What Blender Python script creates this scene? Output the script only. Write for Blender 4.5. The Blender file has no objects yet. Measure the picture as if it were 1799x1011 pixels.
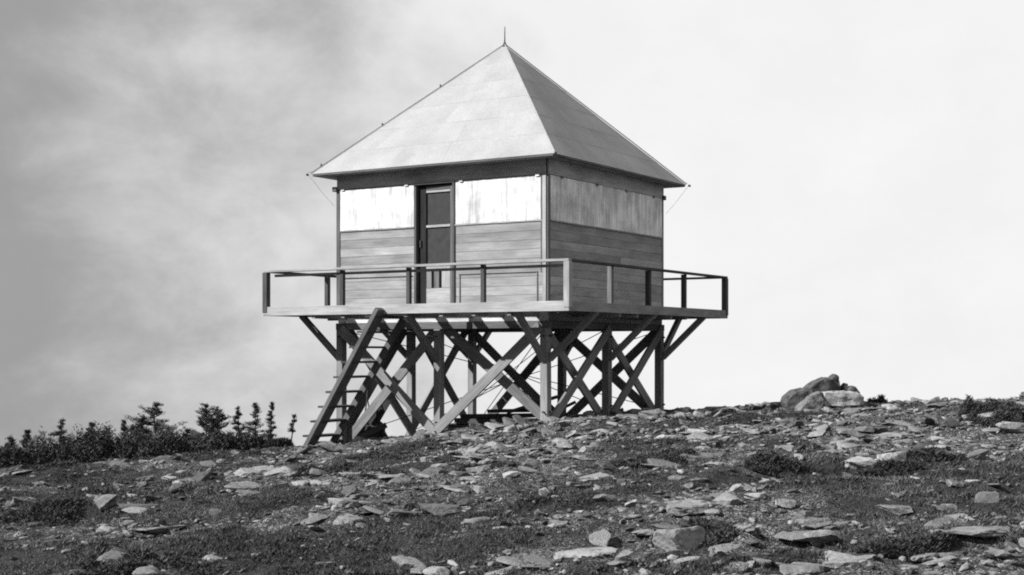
import bpy, bmesh, math, random
import numpy as np
from mathutils import Vector, Matrix, Euler

random.seed(7)
rng = np.random.default_rng(11)
scene = bpy.context.scene
C = scene.collection

# ------------------------------------------------------------------ camera, sky, sun, exposure
FPX, HORIZON, CXPX = 2406.9, 613.5, 899.5            # focal length and horizon in photo pixels (1799 wide)
cam_d = bpy.data.cameras.new('camera')
cam = bpy.data.objects.new('camera', cam_d); C.objects.link(cam)
cam.location = (0, 0, 0); cam.rotation_euler = (math.radians(90), 0, 0)
cam_d.sensor_width = 36; cam_d.lens = FPX / 1799 * 36
cam_d.shift_y = (HORIZON - 505.5) / 1799
cam_d.clip_start = 0.1; cam_d.clip_end = 120000
scene.camera = cam

TH = 0.5541
SUN_EL, SUN_OFF = math.radians(34), math.radians(40)  # height, and turn to the left of the cabin's front
fn = Vector((-math.sin(TH), -math.cos(TH), 0)); lf = Vector((-math.cos(TH), math.sin(TH), 0))
sun_dir = (fn * math.cos(SUN_OFF) + lf * math.sin(SUN_OFF)) * math.cos(SUN_EL) + Vector((0, 0, math.sin(SUN_EL)))
sl = bpy.data.lights.new('sun', 'SUN'); sl.energy = 4.0; sl.angle = math.radians(0.6); sl.color = (1, 1, 1)
sun = bpy.data.objects.new('sun', sl); C.objects.link(sun)
sun.rotation_euler = sun_dir.to_track_quat('Z', 'Y').to_euler()
sun.location = (-20, -10, 20)

scene.view_settings.view_transform = 'Standard'; scene.view_settings.look = 'None'
scene.view_settings.gamma = 1; scene.view_settings.exposure = 1.45
scene.cycles.filter_width = 1.95
scene.cycles.max_bounces = 6
scene.cycles.use_denoising = False

world = bpy.data.worlds.new('World'); scene.world = world; world.use_nodes = True
SKYB, SKYO, SKYF = 1.3, (8.3, 0.4, 1.7), (3.2, 2.4, 0.4)
def build_world():
    nt = world.node_tree; N = nt.nodes; L = nt.links
    for n in list(N): N.remove(n)
    out = N.new('ShaderNodeOutputWorld'); bg = N.new('ShaderNodeBackground'); L.new(bg.outputs[0], out.inputs[0])
    tc = N.new('ShaderNodeTexCoord')
    sky = N.new('ShaderNodeTexSky'); sky.sky_type = 'NISHITA'; sky.sun_disc = False
    sky.sun_elevation = SUN_EL; sky.sun_rotation = math.atan2(sun_dir.x, sun_dir.y)
    bw = N.new('ShaderNodeRGBToBW'); L.new(sky.outputs[0], bw.inputs[0])
    def math_(op, a, b=None, clamp=False):
        m = N.new('ShaderNodeMath'); m.operation = op; m.use_clamp = clamp
        for i, v in enumerate((a, b)):
            if v is None: continue
            if isinstance(v, (int, float)): m.inputs[i].default_value = v
            else: L.new(v, m.inputs[i])
        return m.outputs[0]
    def noise(scale, detail, rough, stretch, off, dist=0):
        mp = N.new('ShaderNodeMapping'); mp.inputs['Scale'].default_value = stretch; mp.inputs['Location'].default_value = off
        L.new(tc.outputs['Generated'], mp.inputs[0])
        n = N.new('ShaderNodeTexNoise'); n.inputs['Scale'].default_value = scale; n.inputs['Detail'].default_value = detail
        n.inputs['Roughness'].default_value = rough; n.inputs['Distortion'].default_value = dist
        L.new(mp.outputs[0], n.inputs['Vector']); return n.outputs['Fac']
    sep = N.new('ShaderNodeSeparateXYZ'); L.new(tc.outputs['Generated'], sep.inputs[0])
    big = noise(2.6, 4, 0.5, (1, 1, 1.9), SKYO, 0.15)
    fine = noise(9, 8, 0.62, (1, 1, 1.5), SKYF, 0.2)
    # a bank of thin grey cloud stands to the west (-x); the rest of the sky is bright haze
    west = math_('MULTIPLY', sep.outputs[0], -1.0)
    a = math_('ADD', math_('MULTIPLY', west, 3.0), math_('MULTIPLY', math_('SUBTRACT', big, 0.5), 2.2))
    a = math_('ADD', a, math_('MULTIPLY', math_('SUBTRACT', fine, 0.5), 1.3))
    mr = N.new('ShaderNodeMapRange'); mr.interpolation_type = 'SMOOTHSTEP'
    L.new(a, mr.inputs[0]); mr.inputs[1].default_value = 0.0; mr.inputs[2].default_value = SKYB
    mr.inputs[3].default_value = 0.30; mr.inputs[4].default_value = 0.098
    ny = math_('MULTIPLY', math_('MINIMUM', bw.outputs[0], 1.5), 0.02)
    tot = math_('MULTIPLY', math_('ADD', mr.outputs[0], ny), math_('ADD', math_('MULTIPLY', fine, 0.16), 0.92))
    cb = N.new('ShaderNodeCombineColor')
    for i in range(3): L.new(tot, cb.inputs[i])
    L.new(cb.outputs[0], bg.inputs['Color']); bg.inputs['Strength'].default_value = 1.0
build_world()

# ------------------------------------------------------------------ helpers
def lerp(a, b, t): return a + (b - a) * t
def sstep(a, b, x):
    t = np.clip((x - a) / (b - a), 0, 1); return t * t * (3 - 2 * t)
def _hash(ix, iy, seed):
    h = (ix.astype(np.int64) * 374761393 + iy.astype(np.int64) * 668265263 + seed * 1442695041) & 0xFFFFFFFF
    h = ((h ^ (h >> 13)) * 1274126177) & 0xFFFFFFFF
    h = ((h ^ (h >> 16)) * 2246822519) & 0xFFFFFFFF
    return ((h ^ (h >> 15)) & 0xFFFFFF) / float(0xFFFFFF)
def vnoise(x, y, seed=0):
    x = np.asarray(x, float); y = np.asarray(y, float)
    ix, iy = np.floor(x), np.floor(y); fx, fy = x - ix, y - iy
    fx = fx * fx * (3 - 2 * fx); fy = fy * fy * (3 - 2 * fy)
    a = _hash(ix, iy, seed); b = _hash(ix + 1, iy, seed); c = _hash(ix, iy + 1, seed); d = _hash(ix + 1, iy + 1, seed)
    return (a * (1 - fx) + b * fx) * (1 - fy) + (c * (1 - fx) + d * fx) * fy
def fbm(x, y, seed=0, oct=4, gain=0.5):
    s = 0; a = 1; t = 0
    for o in range(oct):
        s = s + a * vnoise(x * 2 ** o + 17.3 * o, y * 2 ** o - 9.1 * o, seed + o); t += a; a *= gain
    return s / t

def tag(o, label=None, cat=None, group=None, kind=None):
    if label: o['label'] = label
    if cat: o['category'] = cat
    if group: o['group'] = group
    if kind: o['kind'] = kind
    return o
def link(name, me, mat=None, parent=None, mw=None):
    o = bpy.data.objects.new(name, me); C.objects.link(o)
    if mat is not None and me is not None and not me.materials: me.materials.append(mat)
    if parent is not None: o.parent = parent
    if mw is not None: o.matrix_basis = mw
    return o
def empty(name, loc, rz=0):
    o = bpy.data.objects.new(name, None); C.objects.link(o); o.location = loc; o.rotation_euler = (0, 0, rz)
    o.empty_display_size = 0.2; return o
def mesh_np(name, verts, faces, smooth=False):
    me = bpy.data.meshes.new(name); me.from_pydata(verts.tolist() if hasattr(verts, 'tolist') else verts, [], faces.tolist() if hasattr(faces, 'tolist') else faces)
    if smooth: me.shade_smooth()
    me.update(); return me

# ------------------------------------------------------------------ materials (a black-and-white print: every colour is a grey)
def new_mat(name, rough=0.85, spec=0.25):
    m = bpy.data.materials.new(name); m.use_nodes = True
    b = m.node_tree.nodes['Principled BSDF']; b.inputs['Roughness'].default_value = rough
    b.inputs['Specular IOR Level'].default_value = spec
    return m, m.node_tree, b
def g4(v): return (v, v, v, 1)
def ramp(nt, src, stops):
    r = nt.nodes.new('ShaderNodeValToRGB'); nt.links.new(src, r.inputs[0])
    e = r.color_ramp.elements
    while len(e) < len(stops): e.new(0.5)
    for k, (p, v) in zip(e, stops): k.position = p; k.color = g4(v)
    return r.outputs[0]
def tex(nt, stretch, scale, detail=6, rough=0.6, coord='Object', dist=0.0, rnd=True):
    tc = nt.nodes.new('ShaderNodeTexCoord'); mp = nt.nodes.new('ShaderNodeMapping'); mp.inputs['Scale'].default_value = stretch
    nt.links.new(tc.outputs[coord], mp.inputs[0])
    if rnd:
        oi = nt.nodes.new('ShaderNodeObjectInfo'); mu = nt.nodes.new('ShaderNodeMath'); mu.operation = 'MULTIPLY'; mu.inputs[1].default_value = 37
        nt.links.new(oi.outputs['Random'], mu.inputs[0]); cx = nt.nodes.new('ShaderNodeCombineXYZ')
        nt.links.new(mu.outputs[0], cx.inputs[0]); nt.links.new(mu.outputs[0], cx.inputs[1]); nt.links.new(cx.outputs[0], mp.inputs['Location'])
    n = nt.nodes.new('ShaderNodeTexNoise'); n.inputs['Scale'].default_value = scale; n.inputs['Detail'].default_value = detail
    n.inputs['Roughness'].default_value = rough; n.inputs['Distortion'].default_value = dist
    nt.links.new(mp.outputs[0], n.inputs['Vector']); return n.outputs['Fac']
def mathn(nt, op, a, b):
    m = nt.nodes.new('ShaderNodeMath'); m.operation = op
    for i, v in enumerate((a, b)):
        if isinstance(v, (int, float)): m.inputs[i].default_value = v
        else: nt.links.new(v, m.inputs[i])
    return m.outputs[0]
def rnd_between(nt, lo, hi):
    oi = nt.nodes.new('ShaderNodeObjectInfo'); mr = nt.nodes.new('ShaderNodeMapRange')
    nt.links.new(oi.outputs['Random'], mr.inputs[0]); mr.inputs[3].default_value = lo; mr.inputs[4].default_value = hi
    return mr.outputs[0]
def set_grey(nt, b, val):
    cb = nt.nodes.new('ShaderNodeCombineColor')
    for i in range(3): nt.links.new(val, cb.inputs[i])
    nt.links.new(cb.outputs[0], b.inputs['Base Color'])
def bump(nt, b, h, strength, dist):
    bp = nt.nodes.new('ShaderNodeBump'); bp.inputs['Strength'].default_value = strength; bp.inputs['Distance'].default_value = dist
    nt.links.new(h, bp.inputs['Height']); nt.links.new(bp.outputs[0], b.inputs['Normal'])

def wood(name, val, vary=0.25, grain=0.35, rough=0.92):
    """weathered timber, grain along the object's own x axis; tone differs from piece to piece"""
    m, nt, b = new_mat(name, rough, 0.1)
    g = tex(nt, (0.7, 14, 14), 3.0, 7, 0.65, dist=0.4)
    blot = tex(nt, (0.6, 2, 2), 2.2, 4, 0.6)
    k = mathn(nt, 'MULTIPLY', ramp(nt, g, [(0.3, 1 - grain), (0.7, 1 + grain * 0.6)]), ramp(nt, blot, [(0.3, 0.68), (0.7, 1.2)]))
    k = mathn(nt, 'MULTIPLY', k, rnd_between(nt, val * (1 - vary), val * (1 + vary)))
    set_grey(nt, b, k); bump(nt, b, g, 0.5, 0.006); return m
M = {}
M['frame'] = wood('weathered_frame_timber', 0.155, 0.22)
M['brace'] = wood('weathered_brace_timber', 0.14, 0.25)
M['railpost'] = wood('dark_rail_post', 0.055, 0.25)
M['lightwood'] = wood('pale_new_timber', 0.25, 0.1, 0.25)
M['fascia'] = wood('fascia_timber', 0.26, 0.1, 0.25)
M['siding'] = wood('siding_board', 0.215, 0.22, 0.2)
M['darkwood'] = wood('dark_stained_timber', 0.09, 0.15, 0.3)
M['stile'] = wood('dark_door_stile', 0.016, 0.1, 0.2)  # wide strip at the door's free edge, far darker than the other stile
M['frieze'] = wood('brown_painted_frieze', 0.28, 0.1, 0.25)
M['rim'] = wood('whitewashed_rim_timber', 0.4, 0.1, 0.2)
M['junk'] = wood('old_black_lumber', 0.045, 0.4, 0.4)
def shutter_mat():
    m, nt, b = new_mat('weathered_white_shutter', 0.7)
    s = tex(nt, (0.45, 7, 7), 2.4, 7, 0.62, dist=0.3)
    s2 = tex(nt, (1.0, 22, 22), 2.0, 5, 0.6)
    bl = tex(nt, (1.4, 1.4, 1.4), 1.6, 5, 0.6)
    k = mathn(nt, 'MULTIPLY', ramp(nt, s, [(0.34, 0.58), (0.5, 0.84), (0.64, 1.05)]), ramp(nt, s2, [(0.28, 0.8), (0.45, 1.0)]))
    k = mathn(nt, 'MULTIPLY', k, ramp(nt, bl, [(0.34, 0.62), (0.6, 1.05)]))
    set_grey(nt, b, mathn(nt, 'MULTIPLY', k, rnd_between(nt, 0.53, 0.58))); return m
M['shutter'] = shutter_mat()
def roof_mat():
    m, nt, b = new_mat('sheet_roofing', 0.9, 0.04)
    a = tex(nt, (1, 1, 1), 1.3, 6, 0.6); f = tex(nt, (1, 1, 1), 34, 3, 0.7)
    k = mathn(nt, 'MULTIPLY', ramp(nt, a, [(0.3, 0.84), (0.7, 1.1)]), ramp(nt, f, [(0.3, 0.88), (0.7, 1.1)]))
    set_grey(nt, b, mathn(nt, 'MULTIPLY', k, rnd_between(nt, 0.242, 0.248))); bump(nt, b, f, 0.15, 0.004); return m
M['roof'] = roof_mat()
def plain(name, v, rough=0.7, metal=0.0):
    m, nt, b = new_mat(name, rough); n = tex(nt, (1, 1, 1), 9, 4, 0.6)
    set_grey(nt, b, ramp(nt, n, [(0.3, v * 0.75), (0.7, v * 1.2)])); b.inputs['Metallic'].default_value = metal; return m
M['screen'] = plain('door_screen', 0.026, 0.9)
M['iron'] = plain('rusted_iron', 0.06, 0.6, 0.4)
M['inside'] = plain('bare_inner_wall', 0.1, 0.9)
def rock_mat(name, lo, hi, attr=None):
    m, nt, b = new_mat(name, 0.92, 0.15)
    a = tex(nt, (1, 1, 1), 5, 8, 0.68); f = tex(nt, (1, 1, 1), 26, 6, 0.7); l = tex(nt, (1, 1, 1), 11, 5, 0.6, dist=0.6)
    k = mathn(nt, 'MULTIPLY', ramp(nt, a, [(0.3, 0.7), (0.7, 1.2)]), ramp(nt, f, [(0.3, 0.72), (0.7, 1.18)]))
    k = mathn(nt, 'MULTIPLY', k, ramp(nt, l, [(0.36, 0.5), (0.47, 1.0)]))
    if attr:
        at = nt.nodes.new('ShaderNodeAttribute'); at.attribute_name = attr
        mr = nt.nodes.new('ShaderNodeMapRange'); nt.links.new(at.outputs['Fac'], mr.inputs[0]); mr.inputs[3].default_value = lo; mr.inputs[4].default_value = hi
        v = mr.outputs[0]
    else: v = rnd_between(nt, lo, hi)
    set_grey(nt, b, mathn(nt, 'MULTIPLY', k, v)); h = mathn(nt, 'ADD', a, mathn(nt, 'MULTIPLY', f, 0.5)); bump(nt, b, h, 0.7, 0.02); return m
M['rock'] = rock_mat('pale_lichened_stone', 0.095, 0.22)
M['palerock'] = rock_mat('bleached_stone', 0.2, 0.25)
M['midrock'] = rock_mat('grey_stone', 0.12, 0.165)
M['darkrock'] = rock_mat('dark_lichened_stone', 0.05, 0.07)
M['rubble'] = rock_mat('loose_stone', 0.055, 0.23, 'tone')
def leaf_mat(name, lo, hi):
    m, nt, b = new_mat(name, 0.8, 0.2)
    at = nt.nodes.new('ShaderNodeAttribute'); at.attribute_name = 'tone'
    mr = nt.nodes.new('ShaderNodeMapRange'); nt.links.new(at.outputs['Fac'], mr.inputs[0]); mr.inputs[3].default_value = lo; mr.inputs[4].default_value = hi
    set_grey(nt, b, mr.outputs[0]); return m
M['grass'] = leaf_mat('short_alpine_turf', 0.018, 0.09)
M['needles'] = leaf_mat('fir_needles', 0.02, 0.048)
M['heath'] = leaf_mat('heath_leaves', 0.022, 0.065)
M['bark'] = plain('fir_bark', 0.04, 0.95)
def ground_mat():
    m, nt, b = new_mat('stony_alpine_ground', 0.95, 0.1)
    at = nt.nodes.new('ShaderNodeAttribute'); at.attribute_name = 'veg'
    n1 = tex(nt, (1, 1, 1), 2.2, 8, 0.65, rnd=False); n2 = tex(nt, (1, 1, 1), 17, 7, 0.7, rnd=False); n3 = tex(nt, (1, 1, 1), 60, 3, 0.7, rnd=False)
    grit = mathn(nt, 'MULTIPLY', ramp(nt, n2, [(0.32, 0.4), (0.7, 1.6)]), ramp(nt, n3, [(0.3, 0.5), (0.7, 1.4)]))
    tc = nt.nodes.new('ShaderNodeTexCoord'); mp = nt.nodes.new('ShaderNodeMapping'); mp.inputs['Scale'].default_value = (4.5, 8.5, 4); nt.links.new(tc.outputs['Object'], mp.inputs[0])
    wob = nt.nodes.new('ShaderNodeVectorMath'); wob.operation = 'ADD'; nt.links.new(mp.outputs[0], wob.inputs[0])
    nz = nt.nodes.new('ShaderNodeTexNoise'); nz.inputs['Scale'].default_value = 9; nt.links.new(tc.outputs['Object'], nz.inputs['Vector']); nt.links.new(nz.outputs['Color'], wob.inputs[1])
    vo = nt.nodes.new('ShaderNodeTexVoronoi'); vo.feature = 'DISTANCE_TO_EDGE'; nt.links.new(wob.outputs[0], vo.inputs['Vector'])
    vc = nt.nodes.new('ShaderNodeTexVoronoi'); nt.links.new(wob.outputs[0], vc.inputs['Vector'])
    crack = ramp(nt, vo.outputs['Distance'], [(0.0, 0.25), (0.16, 1.0)])
    sepc = nt.nodes.new('ShaderNodeSeparateColor'); nt.links.new(vc.outputs['Color'], sepc.inputs[0])
    tone = ramp(nt, sepc.outputs[0], [(0.0, 0.45), (1.0, 1.5)])
    stone = mathn(nt, 'MULTIPLY', mathn(nt, 'MULTIPLY', crack, tone), 0.14)
    mx = nt.nodes.new('ShaderNodeMix'); mx.data_type = 'FLOAT'
    f = mathn(nt, 'ADD', at.outputs['Fac'], mathn(nt, 'MULTIPLY', mathn(nt, 'SUBTRACT', n1, 0.5), 1.2))
    mr = nt.nodes.new('ShaderNodeMapRange'); nt.links.new(f, mr.inputs[0]); mr.inputs[1].default_value = 0.2; mr.inputs[2].default_value = 0.5
    nt.links.new(mr.outputs[0], mx.inputs[0]); nt.links.new(stone, mx.inputs[2]); mx.inputs[3].default_value = 0.042
    set_grey(nt, b, mathn(nt, 'MULTIPLY', mx.outputs[0], grit))
    bump(nt, b, mathn(nt, 'ADD', mathn(nt, 'ADD', n2, mathn(nt, 'MULTIPLY', n3, 0.4)), mathn(nt, 'MULTIPLY', crack, 0.5)), 1.0, 0.05); return m
M['ground'] = ground_mat()

# ------------------------------------------------------------------ ground: one sheet from the summit to the horizon
PY = np.array([-60000, -3000, -60, -20, 0, 6, 10, 13, 16, 19, 21, 22, 23.5, 25, 26.5, 28, 32, 40, 60, 200, 15000, 60000.])
PZ = np.array([-3500, -500, -7, -2.4, -1.62, -1.68, -1.68, -1.58, -1.45, -1.32, -1.275, -1.27, -1.34, -1.42, -1.52, -1.74, -2.5, -4.3, -10, -45, -4000, -4000.])
AX = np.array([-60000, -3000, -60, -14, -3, 2, 9, 16, 60, 3000, 60000.])
AZ = np.array([-4000, -450, -9, -1.4, -0.34, 0.18, 0.36, 0.1, -8, -500, -4000.])
def pchip(x, X, Z):
    # monotone cubic so the hill has no creases
    h = np.diff(X); dl = np.diff(Z) / h; d = np.zeros_like(Z); d[0], d[-1] = dl[0], dl[-1]
    for i in range(1, len(X) - 1):
        if dl[i - 1] * dl[i] > 0:
            w1, w2 = 2 * h[i] + h[i - 1], h[i] + 2 * h[i - 1]; d[i] = (w1 + w2) / (w1 / dl[i - 1] + w2 / dl[i])
    x = np.clip(x, X[0], X[-1]); i = np.clip(np.searchsorted(X, x, side='right') - 1, 0, len(X) - 2)
    t = (x - X[i]) / h[i]; hh = h[i]
    return (2 * t**3 - 3 * t**2 + 1) * Z[i] + (t**3 - 2 * t**2 + t) * hh * d[i] + (-2 * t**3 + 3 * t**2) * Z[i + 1] + (t**3 - t**2) * hh * d[i + 1]
def vegmask(x, y):
    x = np.asarray(x, float); y = np.asarray(y, float)
    n = fbm(x * 0.55, y * 0.9, 5, 4, 0.55)
    bias = 0.10 * sstep(1, -6, x) - 0.40 * sstep(14, 20, y) * sstep(-6, 2, x) - 0.05
    return np.clip((n - 0.5) * 2.6 + 0.5 + bias, 0, 1)
def gz(x, y):
    x = np.asarray(x, float); y = np.asarray(y, float)
    z = np.maximum(pchip(y, PY, PZ) + pchip(x, AX, AZ), -4000)
    r = np.hypot(x, y - 15); near = sstep(60, 25, r)
    tower = 1 - 0.65 * sstep(5.0, 3.0, np.hypot(x + 0.1, y - 24.9))
    hum = (fbm(x * 0.42, y * 0.7, 21, 3) - 0.5) * 0.26 + (fbm(x * 1.5, y * 2.4, 31, 3) - 0.5) * 0.17
    ledge = np.abs(fbm(x * 0.6 + 3, y * 1.5, 41, 3) - 0.5)
    vm = vegmask(x, y)
    pl = fbm(x * 0.9 + 7, y * 2.0 + x * 0.25, 61, 3) * 9; st = np.floor(pl); pf = pl - st
    plate = (st + sstep(0.0, 0.22, pf)) / 9                      # broken bedding steps where the turf is thin
    hum = hum + sstep(0.06, 0.0, ledge) * 0.05 + (vm - 0.5) * 0.05 + (plate - 0.5) * 0.34 * (1 - 0.7 * vm)
    return z + near * tower * hum + near * (fbm(x * 4, y * 6, 51, 2) - 0.5) * 0.10
def g1(x, y): return float(gz(np.array([x]), np.array([y]))[0])
def at(px, py):
    dx, dz = (px - CXPX) / FPX, -(py - HORIZON) / FPX
    ys = np.arange(6, 60, 0.03); hit = np.nonzero(gz(dx * ys, ys) >= dz * ys)[0]
    y = ys[hit[0]] if len(hit) else 24.0
    return dx * y, y, float(gz(np.array([dx * y]), np.array([y]))[0])
def axis(lo, hi, step, far):
    core = np.arange(lo, hi + 1e-6, step); out = [hi]; s = step
    while out[-1] < far: s *= 1.45; out.append(out[-1] + s)
    neg = [lo]; s = step
    while neg[-1] > -far: s *= 1.45; neg.append(neg[-1] - s)
    return np.concatenate([np.array(neg[1:])[::-1], core, np.array(out[1:])])
gx = axis(-15, 15, 0.075, 24000); gy = axis(6, 33, 0.075, 24000)
X, Y = np.meshgrid(gx, gy); Z = gz(X, Y)
nx, ny = len(gx), len(gy)
V = np.stack([X.ravel(), Y.ravel(), Z.ravel()], 1)
ii = (np.arange(ny - 1)[:, None] * nx + np.arange(nx - 1)[None, :]).ravel()
F = np.stack([ii, ii + 1, ii + nx + 1, ii + nx], 1)
gme = bpy.data.meshes.new('ground')
gme.vertices.add(len(V)); gme.vertices.foreach_set('co', V.ravel())
gme.loops.add(F.size); gme.loops.foreach_set('vertex_index', F.ravel())
gme.polygons.add(len(F)); gme.polygons.foreach_set('loop_start', np.arange(0, F.size, 4)); gme.polygons.foreach_set('loop_total', np.full(len(F), 4))
gme.update(calc_edges=True); gme.shade_smooth()
va = gme.attributes.new('veg', 'FLOAT', 'POINT'); va.data.foreach_set('value', vegmask(X, Y).ravel())
ground = tag(link('ground', gme, M['ground']), 'stony summit ground of dark turf, gravel and pale flat rocks', kind='structure')

# ------------------------------------------------------------------ rocks
def ico(sub):
    bm = bmesh.new(); bmesh.ops.create_icosphere(bm, subdivisions=sub, radius=1)
    v = np.array([p.co[:] for p in bm.verts]); f = np.array([[q.index for q in p.verts] for p in bm.faces]); bm.free(); return v, f
ICO = {s: ico(s) for s in (1, 2, 3, 4)}
def rock_verts(sub, r, flat=0.4, cuts=9, rough=0.0):
    v, f = ICO[sub]; v = v.copy()
    for _ in range(cuts):
        n = r.normal(size=3); n[2] *= 0.8; n /= np.linalg.norm(n); dd = r.uniform(0.42, 0.8)
        s = v @ n; o = np.maximum(s - dd, 0); v -= o[:, None] * n
    if cuts: n = np.array([0, 0, 1.0]) + r.normal(size=3) * 0.12; n /= np.linalg.norm(n)
    if cuts > 8: s = v @ n; v -= np.maximum(s - r.uniform(0.35, 0.6), 0)[:, None] * n
    if rough:
        for k, (fr, am) in enumerate(((2.3, 1.0), (5.1, 0.5), (11, 0.25))):
            nn = fbm(v[:, 0] * fr + v[:, 2] * 3.1 + r.uniform(0, 50), v[:, 1] * fr - v[:, 2] * 2.3, 3 + k, 2) - 0.5
            v += v * (nn * rough * am)[:, None]
    v /= np.abs(v).max(axis=0)
    return v * np.array([1, r.uniform(0.55, 0.85), flat]), f
STONES = []
for i in range(16):
    v, f = rock_verts(3, np.random.default_rng(100 + i), 0.2 + 0.24 * (i % 4) / 3, 11, 0.34)
    me = mesh_np('stone', v, f); me.materials.append(M['rock']); STONES.append(me)
MEDIUM = [rock_verts(2, np.random.default_rng(400 + i), 0.2 + 0.22 * (i % 3) / 2, 9, 0.3) for i in range(14)]
SMALL = [rock_verts(1, np.random.default_rng(300 + i), 0.3 + 0.25 * (i % 3) / 2, 5) for i in range(14)]

N = 85000
yy = np.sqrt(rng.uniform(8.5**2, 25.5**2, N)); xx = rng.uniform(-0.45, 0.45, N) * yy
veg = vegmask(xx, yy)
crest = sstep(16, 21, yy) * sstep(-5, 2, xx)
size = 0.023 * np.exp(rng.normal(0, 0.66, N)) * (1 + 0.25 * crest)
size = np.where(rng.random(N) < 0.022, rng.uniform(0.09, 0.25, N), size)
clump = fbm(xx * 1.1, yy * 1.7, 71, 3)
keep = rng.random(N) < np.clip((1.05 - veg) * (0.35 + 1.3 * sstep(0.42, 0.62, clump)) * (0.5 + 0.7 * crest + 0.15 * sstep(0, 5, xx)) + 0.03, 0, 1)
keep &= size < 0.3
xx, yy, size, veg = xx[keep], yy[keep], size[keep], veg[keep]
order = np.argsort(-(size / yy)); inview = np.abs(xx[order] / yy[order]) < 0.374
big = order[inview][:276]; small = np.setdiff1d(order, big)
zz = gz(xx, yy)
for i in big:
    me = STONES[int(rng.integers(len(STONES)))]
    s = size[i]; o = link('stone', me, None, ground)
    o.location = (xx[i], yy[i], zz[i] - s * 0.02); o.rotation_euler = (rng.normal(0.04, 0.12), rng.normal(0.05, 0.12), rng.uniform(0, 6.28)); o.scale = (s * rng.uniform(0.9, 1.4), s, s * rng.uniform(0.7, 1.2))
vs, fs, tn = [], [], []; base = 0
for i in small:
    v, f = (MEDIUM if size[i] > .06 else SMALL)[int(rng.integers(len(SMALL)))]
    R = np.array(Euler((rng.normal(0, 0.25), rng.normal(0, 0.25), rng.uniform(0, 6.28))).to_matrix())
    p = (v * size[i] * np.array([rng.uniform(0.9, 1.5), 1, 1])) @ R.T + np.array([xx[i], yy[i], zz[i] + size[i] * 0.0])
    vs.append(p); fs.append(f + base); base += len(p); tn.append(np.full(len(p), rng.random() ** 1.6))
me = mesh_np('rubble', np.concatenate(vs), np.concatenate(fs)); me.attributes.new('tone', 'FLOAT', 'POINT').data.foreach_set('value', np.concatenate(tn))
tag(link('rubble', me, M['rubble'], ground), 'small loose stones strewn over the summit', kind='stuff')

def boulder(px, py, wpx, hpx, label, mat='rock', seed=0, flat=None, rz=None, dy=0.0, lift=0.0, tilt=(0, 0), rough=0.26, name='boulder', cat='boulder', cuts=10, depth=0.8, group=None, boxy=0):
    x, y, z = at(px, py); y += dy; x = (px - CXPX) / FPX * y; z = g1(x, y)
    m = y / FPX; w = wpx * m / 2; h = hpx * m
    v, f = rock_verts(4, np.random.default_rng(1000 + seed), 1.0, cuts, rough)
    if boxy:
        v = np.sign(v) * np.abs(v) ** boxy; v[:, 2] *= 1 - 0.12 * v[:, 0]
    bury = 0.6
    v = v * np.array([w, w * depth, h / (2 - bury) ]) ; v[:, 2] += h / (2 - bury) * (1 - bury)
    me = mesh_np(name, v, f)
    o = link(name, me, M[mat]); o.location = (x, y, z + lift); o.rotation_euler = (tilt[0], tilt[1], (seed * 1.7) % 0.5 - 0.25 if rz is None else rz)
    tag(o, label, cat, group); return o

# outcrop on the skyline to the right
def hull_rock(outline, y0, depth, label, mat, seed, skew=0.0, name='boulder'):
    """angular rock: hull of a front outline and a smaller, shifted back outline (photo pixels at distance y0), broken up with noise"""
    m = y0 / FPX; cx_ = sum(p[0] for p in outline) / len(outline); zb = -(max(p[1] for p in outline) - HORIZON) * m
    bm = bmesh.new(); r = random.Random(seed)
    for k, (sc, yy_) in enumerate(((0.82, -.5), (1.0, -.36), (0.97, .3), (.7, .5))):
        for (a, b) in outline: bm.verts.new(((a - cx_) * m * sc + skew * yy_ * depth + r.uniform(-.01, .01), yy_ * depth, (-(b - HORIZON) * m - zb) * (sc * .5 + .5)))
    bmesh.ops.convex_hull(bm, input=bm.verts[:]); bmesh.ops.delete(bm, geom=[v for v in bm.verts if not v.link_faces], context='VERTS')
    bmesh.ops.triangulate(bm, faces=bm.faces[:])
    for _ in range(3): bmesh.ops.subdivide_edges(bm, edges=[e for e in bm.edges if e.calc_length() > .05], cuts=1, use_grid_fill=True); bmesh.ops.triangulate(bm, faces=bm.faces[:])
    bm.normal_update(); co = np.array([v.co[:] for v in bm.verts])
    dsp = (fbm(co[:, 0] * 9 + seed, co[:, 2] * 13 + co[:, 1] * 8, seed, 3) - .5) * .05
    for v, d in zip(bm.verts, dsp): v.co += v.normal * float(d)
    me = bpy.data.meshes.new(name); bm.to_mesh(me); bm.free(); o = link(name, me, M[mat]); o.location = ((cx_ - CXPX) * m, y0, zb); tag(o, label, 'boulder'); return o
OY = at(1440, 722)[1]
hull_rock([(1372, 706), (1376, 697), (1390, 685), (1408, 681), (1424, 684), (1432, 694), (1424, 716), (1400, 728), (1380, 726)], OY + .25, .55, 'dark rounded boulder at the left end of the skyline outcrop', 'darkrock', 1)
hull_rock([(1396, 716), (1424, 690), (1438, 687), (1446, 700), (1440, 716), (1430, 726), (1398, 726)], OY - .05, .45, 'pale sloping rock leaning between the dark boulder and the square slab', 'midrock', 2)
hull_rock([(1434, 708), (1438, 688), (1460, 687), (1505, 690), (1513, 697), (1511, 711), (1440, 713)], OY + .02, .5, 'pale square-edged slab of the skyline outcrop with a shadowed gap beneath', 'palerock', 3)
hull_rock([(1446, 728), (1446, 711), (1475, 711), (1500, 711), (1506, 728)], OY + .14, .3, 'dark footing stone under the square slab of the skyline outcrop', 'darkrock', 9)
hull_rock([(1413, 682), (1428, 670), (1447, 661), (1456, 665), (1462, 700), (1416, 700)], OY + .3, .45, 'dark peaked boulder crowning the skyline outcrop', 'darkrock', 4)
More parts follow.
